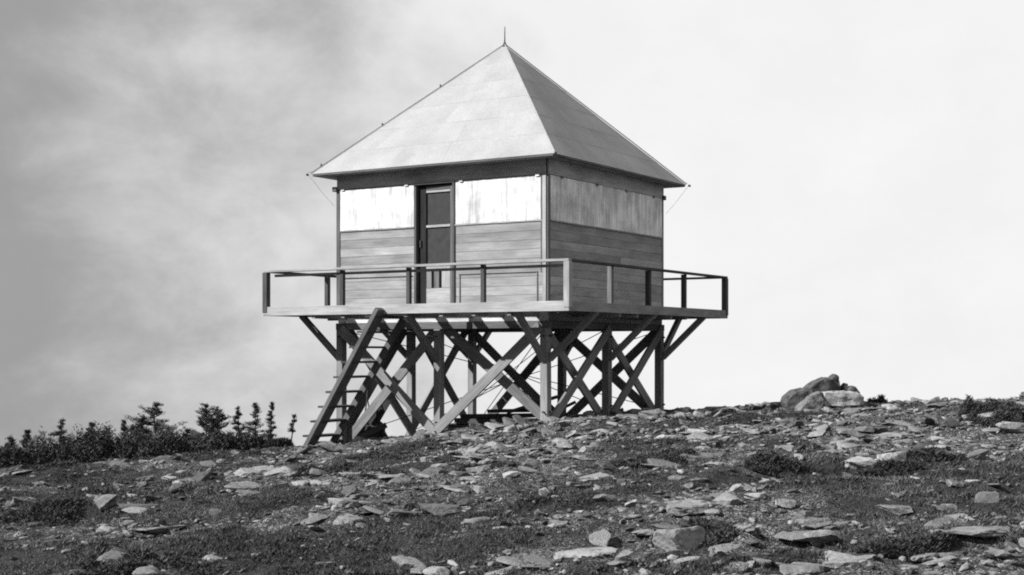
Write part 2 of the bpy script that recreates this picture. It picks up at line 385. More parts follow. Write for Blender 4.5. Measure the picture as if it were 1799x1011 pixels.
hull_rock([(1452, 668), (1463, 657), (1470, 662), (1474, 684), (1474, 700), (1454, 700)], OY + .3, .3, 'upright dark fin of rock standing against the peaked boulder', 'darkrock', 5)
hull_rock([(1476, 680), (1481, 672), (1488, 674), (1492, 700), (1478, 700)], OY + .3, .25, 'small dark knob of rock behind the square slab, next to the upright fin', 'darkrock', 6)
hull_rock([(1488, 684), (1493, 678), (1502, 680), (1508, 690), (1506, 705), (1490, 705)], OY + .26, .25, 'small dark knob of rock at the right end of the square slab', 'darkrock', 7)
# rocks that stand out on the slope
ROCKS = [
 (1143, 733, 54, 22, 'rounded grey boulder at the foot of the right corner post', 'midrock'),
 (1511, 822, 66, 30, 'left one of the two pale boulders lying together on the right slope', 'palerock'),
 (1576, 818, 80, 30, 'right one of the two pale boulders lying together on the right slope', 'palerock'),
 (1292, 866, 30, 26, 'upright pale block of stone beside two low flat stones', 'palerock'),
 (1331, 876, 54, 17, 'low pale stone between the upright block and the diamond-shaped stone', 'palerock'),
 (1374, 889, 50, 20, 'diamond-shaped pale stone at the right of a row of three', 'palerock'),
 (1412, 914, 44, 24, 'pale stone split by a dark crack below the diamond-shaped stone', 'rock'),
 (1196, 962, 96, 44, 'large pale hump of rock low in the right foreground', 'rock'),
 (1205, 899, 88, 24, 'long grey rock above the large pale hump', 'midrock'),
 (1020, 978, 128, 20, 'long pale slab lying flat in the middle foreground', 'palerock'),
 (958, 870, 26, 18, 'small very bright stone in the middle of the slope', 'palerock'),
 (897, 840, 38, 13, 'flat pale stone on dark turf below the lumber pile', 'palerock'),
 (752, 812, 28, 16, 'pale stone just below the middle front post', 'palerock'),
 (842, 866, 24, 20, 'small tilted stone in the dark patch of turf', 'rock'),
 (772, 1013, 60, 28, 'pale stone cut by the bottom edge of the picture', 'palerock'),
 (262, 1013, 60, 20, 'pale rock at the bottom left edge of the picture', 'rock'),
 (184, 890, 56, 26, 'low grey rock in the turf of the left slope', 'midrock'),
 (278, 938, 100, 16, 'broad flat slab on the left slope', 'midrock'),
 (608, 920, 70, 28, 'grey weathered rock left of the middle foreground', 'midrock'),
 (1704, 852, 34, 18, 'small pale stone on the right slope beside a tilted block', 'palerock'),
 (1736, 882, 48, 34, 'tilted pale block near the right edge', 'rock'),
 (1572, 906, 64, 20, 'rough grey rock on the lower right slope', 'midrock'),
 (1720, 940, 170, 22, 'long ledge of pale rock at the right edge of the foreground', 'rock'),
 (1776, 760, 60, 28, 'pale rock below the dark shrub at the right edge', 'palerock'),
 (1096, 986, 36, 28, 'chunky pale stone right of the long flat slab', 'rock'),
 (1400, 1012, 96, 34, 'broad grey rock at the bottom right of the foreground', 'midrock'),
 (1662, 900, 40, 16, 'flat grey stone left of the tilted pale block', 'midrock'),
 (215, 812, 34, 10, 'flat pale stone at the edge of the dark shrubs on the left', 'palerock'),
 (300, 842, 36, 9, 'bright shard of stone on the left slope', 'palerock'),
 (390, 812, 22, 11, 'small pale stone below the twin firs on the left', 'rock'),
 (1255, 818, 50, 8, 'thin pale shard lying on dark turf right of the tower', 'palerock'),
 (1490, 762, 60, 16, 'flat pale rock just below the skyline outcrop', 'rock'),
 (930, 822, 46, 14, 'pale slanting stone below the near corner post', 'rock'),
 (975, 800, 40, 16, 'rough pale stone close below the near corner post', 'rock'),
]
for i, (px, py, w, h, lab, mt) in enumerate(ROCKS):
    boulder(px, py, w, h * .78, lab, mt, 20 + i, cuts=11, tilt=(random.uniform(-.1, .15), random.uniform(-.12, .12)), name='rock', cat='rock')

# ------------------------------------------------------------------ turf and low shrubs
def blades(n, pos, hts, wid, lean, rnd):
    """n small leaf triangles: returns verts and faces"""
    a = rnd.uniform(0, 2 * np.pi, n); d = np.stack([np.cos(a), np.sin(a), np.zeros(n)], 1) * wid[:, None]
    b = rnd.uniform(0, 2 * np.pi, n); t = np.stack([np.cos(b) * lean, np.sin(b) * lean, np.ones(n)], 1) * hts[:, None]
    v = np.stack([pos - d, pos + d, pos + t], 1).reshape(-1, 3)
    return v, np.arange(3 * n).reshape(-1, 3)
n = 300000
yy2 = np.sqrt(rng.uniform(8.5**2, 25.0**2, n)); xx2 = rng.uniform(-0.45, 0.45, n) * yy2
vm = vegmask(xx2, yy2); tuft = fbm(xx2 * 4, yy2 * 5, 81, 2)
kp = rng.random(n) < sstep(0.2, 0.6, vm) * sstep(0.22, 0.55, tuft)
xx2, yy2, vm, tuft = xx2[kp], yy2[kp], vm[kp], tuft[kp]; n = len(xx2)
pos = np.stack([xx2, yy2, gz(xx2, yy2) - 0.008], 1)
rep = 4
pos = np.repeat(pos, rep, 0) + rng.normal(0, 0.018, (n * rep, 3)) * np.array([1, 1, 0.1])
h = (0.010 + 0.034 * np.repeat(tuft, rep)) * rng.uniform(0.6, 1.5, n * rep)
v, f = blades(n * rep, pos, h, rng.uniform(0.004, 0.009, n * rep), 0.9, rng)
me = mesh_np('turf', v, f)
me.attributes.new('tone', 'FLOAT', 'POINT').data.foreach_set('value', np.repeat(np.clip(np.repeat(fbm(xx2 * 0.8, yy2 * 1.2, 91, 3), rep) * 1.6 - 0.4 + rng.normal(0, 0.2, n * rep), 0, 1), 3))
tag(link('alpine_turf', me, M['grass']), 'short dark alpine turf growing between the stones', 'turf', kind='stuff')

def shrub(px, py, wpx, hpx, label, name='heath_shrub', mat='heath', dy=0.0, n=2600, seed=0, group=None, flat=0.42):
    n = n * 4; r = np.random.default_rng(seed + 500); x, y, z = at(px, py); y += dy; x = (px - CXPX) / FPX * y; z = g1(x, y)
    m = y / FPX; w = wpx * m / 2; h = hpx * m
    root = empty(name, (x, y, z)); tag(root, label, 'shrub', group)
    # stems
    bm = bmesh.new(); ends = []
    for k in range(9):
        a = r.uniform(0, 6.28); e = Vector((math.cos(a) * w * r.uniform(.2, .7), math.sin(a) * w * .6 * r.uniform(.2, .7), h * r.uniform(.4, .8))); ends.append(e)
        add_tube(bm, [Vector((0, 0, -0.05)), e * 0.5 + Vector((0, 0, h * .1)), e], [0.014, 0.01, 0.005], 4)
    mm = bpy.data.meshes.new('stem'); bm.to_mesh(mm); bm.free(); link('stem', mm, M['bark'], root)
    rad = np.sqrt(r.random(n)); a = r.uniform(0, 6.28, n); px_, py_ = rad * np.cos(a), rad * np.sin(a)
    k = fbm(px_ * 2.4 + 9 + seed, py_ * 1.7, seed + 3, 3); edge = k * 1.5 - rad * 0.85
    ok = edge > 0.05; px_, py_, k, edge = px_[ok], py_[ok], k[ok], edge[ok]; n = len(px_)
    p = np.stack([px_ * w * 1.25, py_ * w * 0.9, h * flat * np.clip(edge * 2, 0.15, 1) * (0.75 + .5 * k) * r.uniform(0.3, 1, n)], 1)
    p[:, 2] += gz(p[:, 0] + x, p[:, 1] + y) - z
    v, f = blades(n, p, r.uniform(0.015, 0.045, n), r.uniform(0.005, 0.013, n), 1.2, r)
    me = mesh_np('foliage', v, f); me.attributes.new('tone', 'FLOAT', 'POINT').data.foreach_set('value', np.repeat(r.random(n), 3))
    link('foliage', me, M[mat], root); return root
def add_tube(bm, pts, rad, seg=6):
    rings = []
    for i, p in enumerate(pts):
        d = (pts[min(i + 1, len(pts) - 1)] - pts[max(i - 1, 0)]).normalized(); a = d.orthogonal().normalized(); b = d.cross(a)
        rings.append([bm.verts.new(p + (a * math.cos(6.28318 * k / seg) + b * math.sin(6.28318 * k / seg)) * rad[i]) for k in range(seg)])
    for r0, r1 in zip(rings, rings[1:]):
        for k in range(seg): bm.faces.new((r0[k], r0[(k + 1) % seg], r1[(k + 1) % seg], r1[k]))
    bm.faces.new(rings[-1]); bm.faces.new(rings[0][::-1])

# ------------------------------------------------------------------ firs and krummholz beyond the crest on the left
def fir(px, top, dist, wpx, label, seed, bare=0.15, dense=1.0, lean=0.0, name='stunted_fir', group='stunted firs beyond the crest'):
    r = np.random.default_rng(seed + 900); x = (px - CXPX) / FPX * dist; z0 = g1(x, dist); ztop = -(top - HORIZON) / FPX * dist
    H = max(ztop - z0, 0.5); W = wpx * dist / FPX / 2
    root = empty(name, (x, dist, z0)); tag(root, label, 'tree', group)
    bm = bmesh.new()
    def trunk_at(t): return Vector((lean * H * t * t + 0.03 * math.sin(5 * t + seed), 0.03 * math.cos(4 * t), H * t))
    add_tube(bm, [trunk_at(t) - Vector((0, 0, 0.1 if t == 0 else 0)) for t in (0, .3, .6, .85, 1)], [0.05 * H / 2 + .015, .035 * H / 2 + .01, .02, .012, .004], 6)
    P, Hh, Ww = [], [], []
    nw = int(20 * dense) + 6
    for k in range(nw):                                        # whorls of branches with gaps between them
        t = bare + (0.97 - bare) * (k + r.uniform(.2, .8)) / nw
        for _ in range(int(r.integers(2, 6))):
            c = trunk_at(min(1, t + r.normal(0, .012)))
            L = 1.5 * W * min(1.0, (1.02 - t) / .5) ** 0.95 * r.uniform(0.3, 1.1)
            a = r.uniform(0, 6.28); e = c + Vector((math.cos(a) * L, math.sin(a) * L, L * r.uniform(-0.1, 0.5)))
            add_tube(bm, [c, (c + e) / 2 - Vector((0, 0, 0.06 * L)), e], [0.012, 0.008, 0.004], 4)
            m = int(24 + 150 * L)
            s = r.uniform(0.25, 1.05, m); q = np.array(c)[None] * (1 - s)[:, None] + np.array(e)[None] * s[:, None]
            P.append(q + r.normal(0, 0.03, (m, 3)) * (0.6 + 0.7 * L) * np.array([1, 1, .7])); Hh.append(r.uniform(0.02, 0.055, m)); Ww.append(r.uniform(0.006, 0.016, m))
    mm = bpy.data.meshes.new('trunk'); bm.to_mesh(mm); bm.free(); link('trunk', mm, M['bark'], root)
    P = np.concatenate(P); nn = len(P); v, f = blades(nn, P, np.concatenate(Hh), np.concatenate(Ww), 1.3, r)
    me = mesh_np('crown', v, f); me.attributes.new('tone', 'FLOAT', 'POINT').data.foreach_set('value', np.repeat(r.random(nn), 3))
    link('crown', me, M['needles'], root); return root
FIRS = [
 (22, 768, 30, 34, 'small rounded fir at the left edge of the picture', .05, 1, 0),
 (50, 755, 31, 36, 'second small rounded fir from the left edge', .1, 1, 0),
 (104, 733, 32, 44, 'thin ragged fir with open branches above the left shrubs', .3, .55, .05),
 (160, 741, 32, 48, 'broad low fir right of the thin ragged one', .05, 1.2, 0),
 (188, 751, 31, 30, 'short dense fir between the broad low fir and a needle-thin one', .05, 1, 0),
 (219, 737, 33, 26, 'needle-thin fir left of the tall ragged fir', .1, .8, 0),
 (236, 747, 33, 24, 'tiny fir tucked against the left of the tall ragged fir', .1, .8, 0),
 (274, 704, 33, 92, 'tall ragged fir, highest of the left group, with broad shoulders', .05, 1.5, 0),
 (257, 727, 32.4, 34, 'leaning side fir on the left flank of the tall ragged fir', .2, .8, -.06),
 (327, 753, 31, 26, 'small fir alone in the gap between the two big firs', .05, .9, 0),
 (363, 709, 33, 76, 'left stem of the dense twin fir with a broad crown', .05, 1.5, -.02),
 (379, 713, 33.5, 74, 'right stem of the dense twin fir with a broad crown', .05, 1.4, .03),
 (420, 712, 34, 32, 'first thin spire right of the dense twin fir', .15, .8, 0),
 (449, 706, 34, 44, 'middle spire with open whorls of branches', .15, .9, .02),
 (476, 705, 34.5, 22, 'third spire with a tufted top and bare middle', .3, .7, .02),
 (512, 727, 33, 20, 'small bare-stemmed fir with a tufted head left of the stair foot', .72, 0, .04),
]
for i, (px, top, d_, w, lab, bare, dense, lean) in enumerate(FIRS):
    fir(px, top, d_, w, lab, i, bare, dense, lean)
MATS = [(15, 786, 70, 26), (70, 768, 80, 30), (125, 764, 80, 30), (180, 755, 80, 30), (235, 757, 80, 30), (290, 757, 80, 28), (345, 770, 80, 29), (398, 760, 76, 28), (445, 768, 60, 28), (490, 786, 40, 27)]
ORD = ['leftmost', 'second', 'third', 'fourth', 'fifth', 'sixth', 'seventh', 'eighth', 'ninth', 'last']
for i, (px, top, w, dist) in enumerate(MATS):
    x = (px - CXPX) / FPX * dist; z0 = g1(x, dist); hh = (-(top - HORIZON) / FPX * dist - z0) * FPX / dist
    r = shrub(px, 800, w * 1.25, 60, f'low dark mat of fir scrub under the firs, {ORD[i]} from the left', 'fir_scrub', 'needles', n=10, seed=40 + i, group='fir scrub along the crest')
    for ch in list(r.children): bpy.data.objects.remove(ch)
    r.location = (x, dist, z0)
    rr = np.random.default_rng(700 + i); n_ = 11000; wv = w * 0.62 * dist / FPX; hv = max(hh * dist / FPX, 0.16)
    u = rr.normal(size=(n_, 3)); u /= np.linalg.norm(u, axis=1)[:, None]; rad = rr.uniform(0.3, 1, n_) ** 0.5
    lump = 0.6 + 0.75 * fbm(u[:, 0] * 3 + 5 + i, u[:, 1] * 3 + u[:, 2] * 2, i + 3, 3)
    p = u * (rad * lump)[:, None] * np.array([wv, wv * .8, hv]); p[:, 2] = np.abs(p[:, 2])
    v, f = blades(n_, p, rr.uniform(0.03, 0.07, n_), rr.uniform(0.009, 0.022, n_), 1.1, rr)
    me = mesh_np('foliage', v, f); me.attributes.new('tone', 'FLOAT', 'POINT').data.foreach_set('value', np.repeat(rr.random(n_), 3)); link('foliage', me, M['needles'], r)
    bm = bmesh.new()
    for k in range(8):
        a = rr.uniform(0, 6.28); e = Vector((math.cos(a) * wv * .6, math.sin(a) * wv * .5, hv * rr.uniform(.5, .9))); add_tube(bm, [Vector((0, 0, -.05)), e * .5, e], [.03, .02, .008], 5)
    mm = bpy.data.meshes.new('stem'); bm.to_mesh(mm); bm.free(); link('stem', mm, M['bark'], r)

shrub(1768, 742, 130, 40, 'large dark cushion shrub on the crest at the right edge', n=6500, seed=1, flat=.75)
shrub(1537, 709, 40, 14, 'small dark shrub right of the skyline outcrop', n=900, seed=2, flat=1.1)
shrub(1265, 726, 44, 8, 'low dark tuft of heath on the crest right of the tower', n=600, seed=3)
shrub(1560, 826, 90, 22, 'dark heath growing in front of the two pale boulders', n=2400, seed=4)
shrub(1640, 812, 120, 26, 'wide dark cushion of heath right of the two pale boulders', n=3600, seed=5)
shrub(1150, 812, 120, 18, 'dark mat of heath below the right corner post', n=2600, seed=6)
shrub(860, 826, 130, 16, 'dark mat of heath below the lumber pile', n=2600, seed=7)
shrub(1350, 822, 90, 22, 'dark mat of heath above the row of three pale stones', n=2200, seed=8)
shrub(1230, 945, 150, 30, 'dark hollow of heath right of the large pale hump', n=2600, seed=9)
shrub(1590, 975, 140, 40, 'dark cushion of heath under the long pale ledge', n=3000, seed=10)
shrub(80, 900, 150, 34, 'dark cushion of heath on the far left slope', n=3200, seed=11)
shrub(250, 985, 190, 36, 'dark mat of heath at the bottom left', n=3200, seed=12)
shrub(560, 832, 150, 18, 'dark mat of heath below the stair foot', n=2600, seed=13)
shrub(70, 800, 110, 26, 'grey-green shrub on the near side of the left fir scrub', n=2600, seed=14)

# ------------------------------------------------------------------ the lookout
CX, CY, ZB = -0.1327, 24.889, -1.4
S, KP, DK, EV = 2.135, 2.092, 3.0577, 2.4695
ZAP, ZE, ZWT, ZS, ZR, ZFT, ZFB = 5.517, 3.071, 2.8045, 2.055, 1.3705, 0.731, 0.5755
root = empty('fire_lookout', (CX, CY, ZB), -TH)
tag(root, 'timber fire lookout cabin with pyramid roof and railed walkway on braced posts', 'lookout')
def loc2world(x, y): c, s = math.cos(-TH), math.sin(-TH); return CX + x * c - y * s, CY + x * s + y * c
def gl(x, y): return g1(*loc2world(x, y))
BOX = {}
def box_mesh(l, w, h, bev):
    key = (round(l, 3), round(w, 3), round(h, 3), bev)
    if key in BOX: return BOX[key].copy()
    bm = bmesh.new(); bmesh.ops.create_cube(bm, size=1)
    for v in bm.verts: v.co = Vector(((v.co.x + .5) * l, v.co.y * w, v.co.z * h))
    if bev: bmesh.ops.bevel(bm, geom=bm.edges[:], offset=bev, segments=1, affect='EDGES')
    me = bpy.data.meshes.new('timber'); bm.to_mesh(me); bm.free(); BOX[key] = me; return me.copy()
def beam(name, p0, p1, w, h, mat, parent, up=(0, 0, 1), bev=0.004, jit=0.0):
    """a timber from p0 to p1 (world-height z), w across, h along 'up'; its own x axis runs along the grain"""
    p0, p1 = Vector(p0), Vector(p1); p0.z -= ZB; p1.z -= ZB
    if jit: p0 += Vector([random.uniform(-jit, jit) for _ in range(3)]); p1 += Vector([random.uniform(-jit, jit) for _ in range(3)])
    ax = (p1 - p0); l = ax.length; ax.normalize(); u = Vector(up); y = u.cross(ax).normalized(); z = ax.cross(y)
    mw = Matrix(((ax.x, y.x, z.x, p0.x), (ax.y, y.y, z.y, p0.y), (ax.z, y.z, z.z, p0.z), (0, 0, 0, 1)))
    return link(name, box_mesh(l, w, h, bev), M[mat], parent, mw)
def slab(name, x0, x1, y0, y1, z0, z1, mat, parent, bev=0.002, grain='x'):
    if grain == 'x': return beam(name, (x0, (y0 + y1) / 2, (z0 + z1) / 2), (x1, (y0 + y1) / 2, (z0 + z1) / 2), y1 - y0, z1 - z0, mat, parent, bev=bev)
    if grain == 'y': return beam(name, ((x0 + x1) / 2, y0, (z0 + z1) / 2), ((x0 + x1) / 2, y1, (z0 + z1) / 2), x1 - x0, z1 - z0, mat, parent, bev=bev)
    return beam(name, ((x0 + x1) / 2, (y0 + y1) / 2, z0), ((x0 + x1) / 2, (y0 + y1) / 2, z1), x1 - x0, y1 - y0, mat, parent, up=(0, 1, 0), bev=bev)
def tube(name, pts, rad, mat, parent, seg=6):
    bm = bmesh.new(); pp = [Vector(p) - Vector((0, 0, ZB)) for p in pts]; add_tube(bm, pp, [rad] * len(pp) if isinstance(rad, float) else rad, seg)
    me = bpy.data.meshes.new(name); bm.to_mesh(me); bm.free(); return link(name, me, M[mat], parent)

# posts, ring beams, rim
ZBM0, ZBM1 = 0.335, 0.452
posts = [(-KP, -KP), (0, -KP), (KP, -KP), (KP, 0), (KP, KP), (0, KP), (-KP, KP), (-KP, 0)]
for (x, y) in posts:
    beam('post', (x, y, gl(x, y) - 0.25), (x + random.uniform(-.01, .01), y, ZBM0), 0.135, 0.135, 'frame', root, up=(0, 1, 0), bev=0.006)
for s in (-1, 1):
    slab('ring_beam', -KP - 0.08, KP + 0.08, s * KP - 0.065, s * KP + 0.065, ZBM0, ZBM1, 'darkwood', root, 0.005)
    slab('ring_beam', s * KP - 0.062, s * KP + 0.062, -KP + 0.07, KP - 0.07, ZBM0 + 0.003, ZBM1 - 0.003, 'darkwood', root, 0.005, 'y')
slab('ring_beam', -KP, KP, -0.06, 0.06, ZBM0 + 0.006, ZBM1 - 0.006, 'darkwood', root, 0.005)
for s in (-1, 1):
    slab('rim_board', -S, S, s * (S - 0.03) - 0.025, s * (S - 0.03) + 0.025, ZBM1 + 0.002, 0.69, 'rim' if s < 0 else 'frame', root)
    slab('rim_board', s * (S - 0.03) - 0.025, s * (S - 0.03) + 0.025, -S + 0.06, S - 0.06, ZBM1 + 0.003, 0.688, 'frame', root, grain='y')
slab('cabin_floor', -S + .06, S - .06, -S + .06, S - .06, 0.66, 0.70, 'inside', root)

# cross braces in all eight bays; one plank outside the posts, one inside
def bay(a, b, nrm):
    a, b, nv = Vector((*a, 0)), Vector((*b, 0)), Vector((*nrm, 0))
    d = (b - a).normalized()
    for (p, q, off) in ((a, b, 0.092), (b, a, -0.092)):
        e = (q - p).normalized()
        lo = p + e * 0.02 + nv * off; hi = q - e * 0.06 + nv * off
        z0 = gl(lo.x, lo.y) + 0.03; z1 = ZBM0 + 0.03
        beam('cross_brace', (lo.x, lo.y, z0), (hi.x, hi.y, z1), 0.168, 0.045, 'brace', root, up=nv, bev=0.003, jit=0.012)
for a, b, nn in [((0, -KP), (-KP, -KP), (0, -1)), ((0, -KP), (KP, -KP), (0, -1)), ((KP, -KP), (KP, 0), (1, 0)), ((KP, 0), (KP, KP), (1, 0)),
                 ((0, KP), (KP, KP), (0, 1)), ((-KP, KP), (0, KP), (0, 1)), ((-KP, 0), (-KP, KP), (-1, 0)), ((-KP, -KP), (-KP, 0), (-1, 0))]: bay(a, b, nn)
for (x, y) in posts:
    for zb_ in (ZBM0 - .12, gl(x, y) + .2, -.12):
        for dx, dy in ((0, -1), (1, 0)):
            o = .07 if zb_ == -.12 else .118
            if (dx and x < KP) or (dy and y > -KP): continue
            tube('bolt', [(x + dx * .06, y + dy * .06, zb_), (x + dx * o, y + dy * o, zb_)], .016, 'iron', root, 6)
frng = random.Random(5)
for (x, y) in posts:
    for k in range(3):
        a = frng.uniform(0, 6.28); fx, fy = loc2world(x + .16 * math.cos(a), y + .16 * math.sin(a)); s_ = frng.uniform(.07, .13)
        o = link('stone', STONES[frng.randrange(16)], None, ground); o.location = (fx, fy, g1(fx, fy) + .01); o.rotation_euler = (frng.uniform(-.2, .2), frng.uniform(-.2, .2), a); o.scale = (s_ * 1.2, s_, s_ * 1.2)
# knee braces out to the walkway
for (x, y) in posts:
    for dx, dy in ((-1, 0), (1, 0), (0, -1), (0, 1)):
        if (dx and abs(x - dx * KP) > .01) or (dy and abs(y - dy * KP) > .01): continue
        if dy == -1 and x == -KP: continue                     # the stair stands here
        p0 = (x + dx * 0.06, y + dy * 0.06, -0.17); p1 = (x + dx * 0.915, y + dy * 0.915, 0.60)
        beam('knee_brace', p0, p1, 0.085, 0.10, 'frame', root, up=(0, 0, 1), bev=0.004, jit=0.008)
# iron tie rods
for a, b in [((-KP, -KP), (KP, KP)), ((KP, -KP), (-KP, KP)), ((0, -KP), (0, KP)), ((-KP, 0), (KP, 0))]:
    for lo, hi in ((a, b), (b, a)):
        tube('tie_rod', [(lo[0] * .96, lo[1] * .96, gl(*lo) + 0.15), (hi[0] * .96, hi[1] * .96, ZBM0 - .03)], 0.008, 'iron', root, 5)

# walkway: outriggers, fascia, planks
for s in (-1, 1):
    for k in range(-4, 5):
        c = k * 0.655 + random.uniform(-.03, .03)
        if s == -1 and k in (-1,): c -= 0.1
        y0, y1 = (S - 0.003, DK - 0.045)
        slab('outrigger', c - .035, c + .035, *(sorted((s * y0, s * y1))), (0.52 if s < 0 and abs(k) < 4 else 0.583), 0.685, 'frame', root, grain='y')
        slab('outrigger', *(sorted((s * y0, s * y1))), c - .035, c + .035, (0.522 if abs(k) < 3 else 0.585), 0.686, 'frame', root)
fz0, fz1 = ZFB, ZFT
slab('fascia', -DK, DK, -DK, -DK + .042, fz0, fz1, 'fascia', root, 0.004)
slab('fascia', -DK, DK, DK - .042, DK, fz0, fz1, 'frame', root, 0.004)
slab('fascia', DK - .042, DK, -DK + .044, DK - .044, fz0 + .002, fz1 - .002, 'frame', root, 0.004, 'y')
slab('fascia', -DK, -DK + .042, -DK + .044, DK - .044, fz0 + .002, fz1 - .002, 'frame', root, 0.004, 'y')
pz0, pz1 = 0.688, 0.722
for k in range(2): slab('deck_plank', -DK + .05, DK - .05, -DK + .05 + k * .2, -DK + .235 + k * .2, pz0, pz1, 'frame', root)
for k in range(4): slab('deck_plank', -DK + .05, DK - .05, S + .05 + k * .2, S + .235 + k * .2, pz0, pz1, 'frame', root)
for s in (-1, 1):
    for k in range(4):
        a, b = sorted((s * (S + .05 + k * .2), s * (S + .235 + k * .2))); slab('deck_plank', a, b, -DK + .46, S + .03, pz0, pz1, 'frame', root, grain='y')

# railing
def rail_post(x, y, mat, w=0.085): slab('rail_post', x - w / 2, x + w / 2, y - w / 2, y + w / 2, ZFT - .10, ZR - .042, mat, root, 0.004, 'z')
R0 = DK - .03
for x in (-1.38, 0.0, 1.45): rail_post(x, -R0 + .08, 'railpost', .07)
rail_post(-R0 + .01, -R0 + .01, 'railpost', .10); rail_post(R0 - .01, -R0 + .01, 'lightwood', .10); rail_post(R0 - .01, R0 - .01, 'railpost', .10); rail_post(-R0 + .01, R0 - .01, 'railpost', .10)
for y in (-1.5, -.12, 1.32): rail_post(R0 - .08, y, 'brace' if y == -1.5 else 'railpost', .08)
for y in (-1.44, .05, 1.5): rail_post(-R0 + .08, y, 'railpost', .08)
for x in (-1.4, .0, 1.45): rail_post(x, R0 - .08, 'railpost', .08)
zt = ZR
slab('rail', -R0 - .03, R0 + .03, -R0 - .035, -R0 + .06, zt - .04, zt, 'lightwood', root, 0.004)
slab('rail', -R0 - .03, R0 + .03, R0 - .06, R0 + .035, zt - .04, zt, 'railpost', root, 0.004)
slab('rail', R0 - .06, R0 + .034, -R0 + .064, R0 - .064, zt - .041, zt - .001, 'railpost', root, 0.004, 'y')
slab('rail', -R0 - .034, -R0 + .06, -R0 + .064, R0 - .064, zt - .041, zt - .001, 'railpost', root, 0.004, 'y')
slab('lower_rail', -R0 + .1, R0 - .1, -R0 + .118, -R0 + .15, zt - .115, zt - .07, 'brace', root, 0.003)

# cabin walls: backing plus boards and shutters
def wall(name, face):
    """face: 0 front, 1 right, 2 back, 3 left"""
    w = empty(name, (0, 0, ZFT - ZB)); w.parent = root
    return w
T = 0.05
DX0, DX1 = -0.42, 0.33
BZ = ZB  # beams already take world heights; children of the walls sit in the wall's own frame
def wslab(par, face, a0, a1, o0, o1, z0, z1, mat, grain, name, bev=0.002):
    """a piece on a wall: a along the wall (left to right seen from outside), o outwards from the wall line"""
    if face == 0: x0, x1, y0, y1 = a0, a1, -S - o1, -S - o0
    elif face == 1: x0, x1, y0, y1 = S + o0, S + o1, a0, a1
    elif face == 2: x0, x1, y0, y1 = -a1, -a0, S + o0, S + o1
    else: x0, x1, y0, y1 = -S - o1, -S - o0, -a1, -a0
    gr = grain if grain == 'z' else ('x' if face in (0, 2) else 'y')
    o = slab(name, x0, x1, y0, y1, z0, z1, mat, par, bev, gr)
    o.matrix_basis = Matrix.Translation(-par.location) @ o.matrix_basis if par is not root else o.matrix_basis
    return o
WN = ['front_wall', 'right_wall', 'back_wall', 'left_wall']
for face in range(4):
    w = wall(WN[face], face); rr = random.Random(face)
    segs = [(-S + .07, DX0 - .045), (DX1 + .045, S - .07)] if face == 0 else [(-S + .07, S - .07)]
    for a0, a1 in segs: wslab(w, face, a0, a1, -T, -0.004, ZFT, ZE - .01, 'inside', 'a', 'wall_sheathing')
    if face == 0: wslab(w, face, DX0 - .045, DX1 + .045, -T, -.004, ZWT - .02, ZE - .01, 'inside', 'a', 'wall_sheathing')
    nb = 9; bh = (ZS - ZFT) / nb
    for a0, a1 in segs:
        for k in range(nb):
            cuts = [a0, a1]
            if a1 - a0 > 2.5: c = rr.uniform(-.9, .9); cuts = [a0, c, a1]
            for c0, c1 in zip(cuts, cuts[1:]):
                wslab(w, face, c0 + .002, c1 - .002, 0.0, 0.018 + rr.uniform(0, .006), ZFT + k * bh + .0015, ZFT + (k + 1) * bh - .002, 'siding', 'a', 'board')
        wslab(w, face, a0, a1, 0.0, 0.04, ZS, ZS + .022, 'siding', 'a', 'window_sill')
        npn = 1 if face == 0 else 4; pw = (a1 - a0) / npn
        for k in range(npn):
            wslab(w, face, a0 + k * pw + .002, a0 + (k + 1) * pw - .002, 0.004, 0.026 + rr.uniform(0, .006), ZS + .024, ZWT - rr.uniform(0, .012), 'shutter', 'z', 'shutter')
    wslab(w, face, -S + .01, S - .01, 0.0, 0.035, ZWT + .002, ZE - .012, 'frieze', 'a', 'frieze')
    # shutter hooks under the frieze
    for a in ((-2.0, -.62, .5, 1.98) if face == 0 else (-1.7, -.5, .6, 1.7)):
        wslab(w, face, a - .035, a + .035, .03, .05, ZWT - .03, ZWT + .012, 'shutter' if face == 0 else 'brace', 'a', 'hook')
    wslab(w, face, -S - .015, -S + .065, .0, .03, ZFT, ZWT - .002, 'darkwood' if face in (0, 1) else 'frame', 'z', 'corner_board')
    if face == 0:
        wslab(w, face, S - .068, S - .0, .002, .034, ZFT, ZWT - .002, 'lightwood', 'z', 'corner_board')
        wslab(w, face, S - .1, S - .072, .0, .03, ZFT + .5, ZWT - .002, 'darkwood', 'z', 'wall_strip')
        for a0, a1 in ((-2.02, -.5), (.45, 1.98)):            # thin raised strips, darker than the siding, low on the wall
            wslab(w, face, a0, a1, .026, .04, 1.239, 1.252, 'frame', 'a', 'wall_strip')
        for a in (-2.0, .46, 1.96): wslab(w, face, a, a + .018, .026, .038, ZFT + .01, 1.233, 'frame', 'z', 'wall_strip')
    else: wslab(w, face, S - .068, S, .002, .028, ZFT, ZWT - .002, 'frame', 'z', 'corner_board')
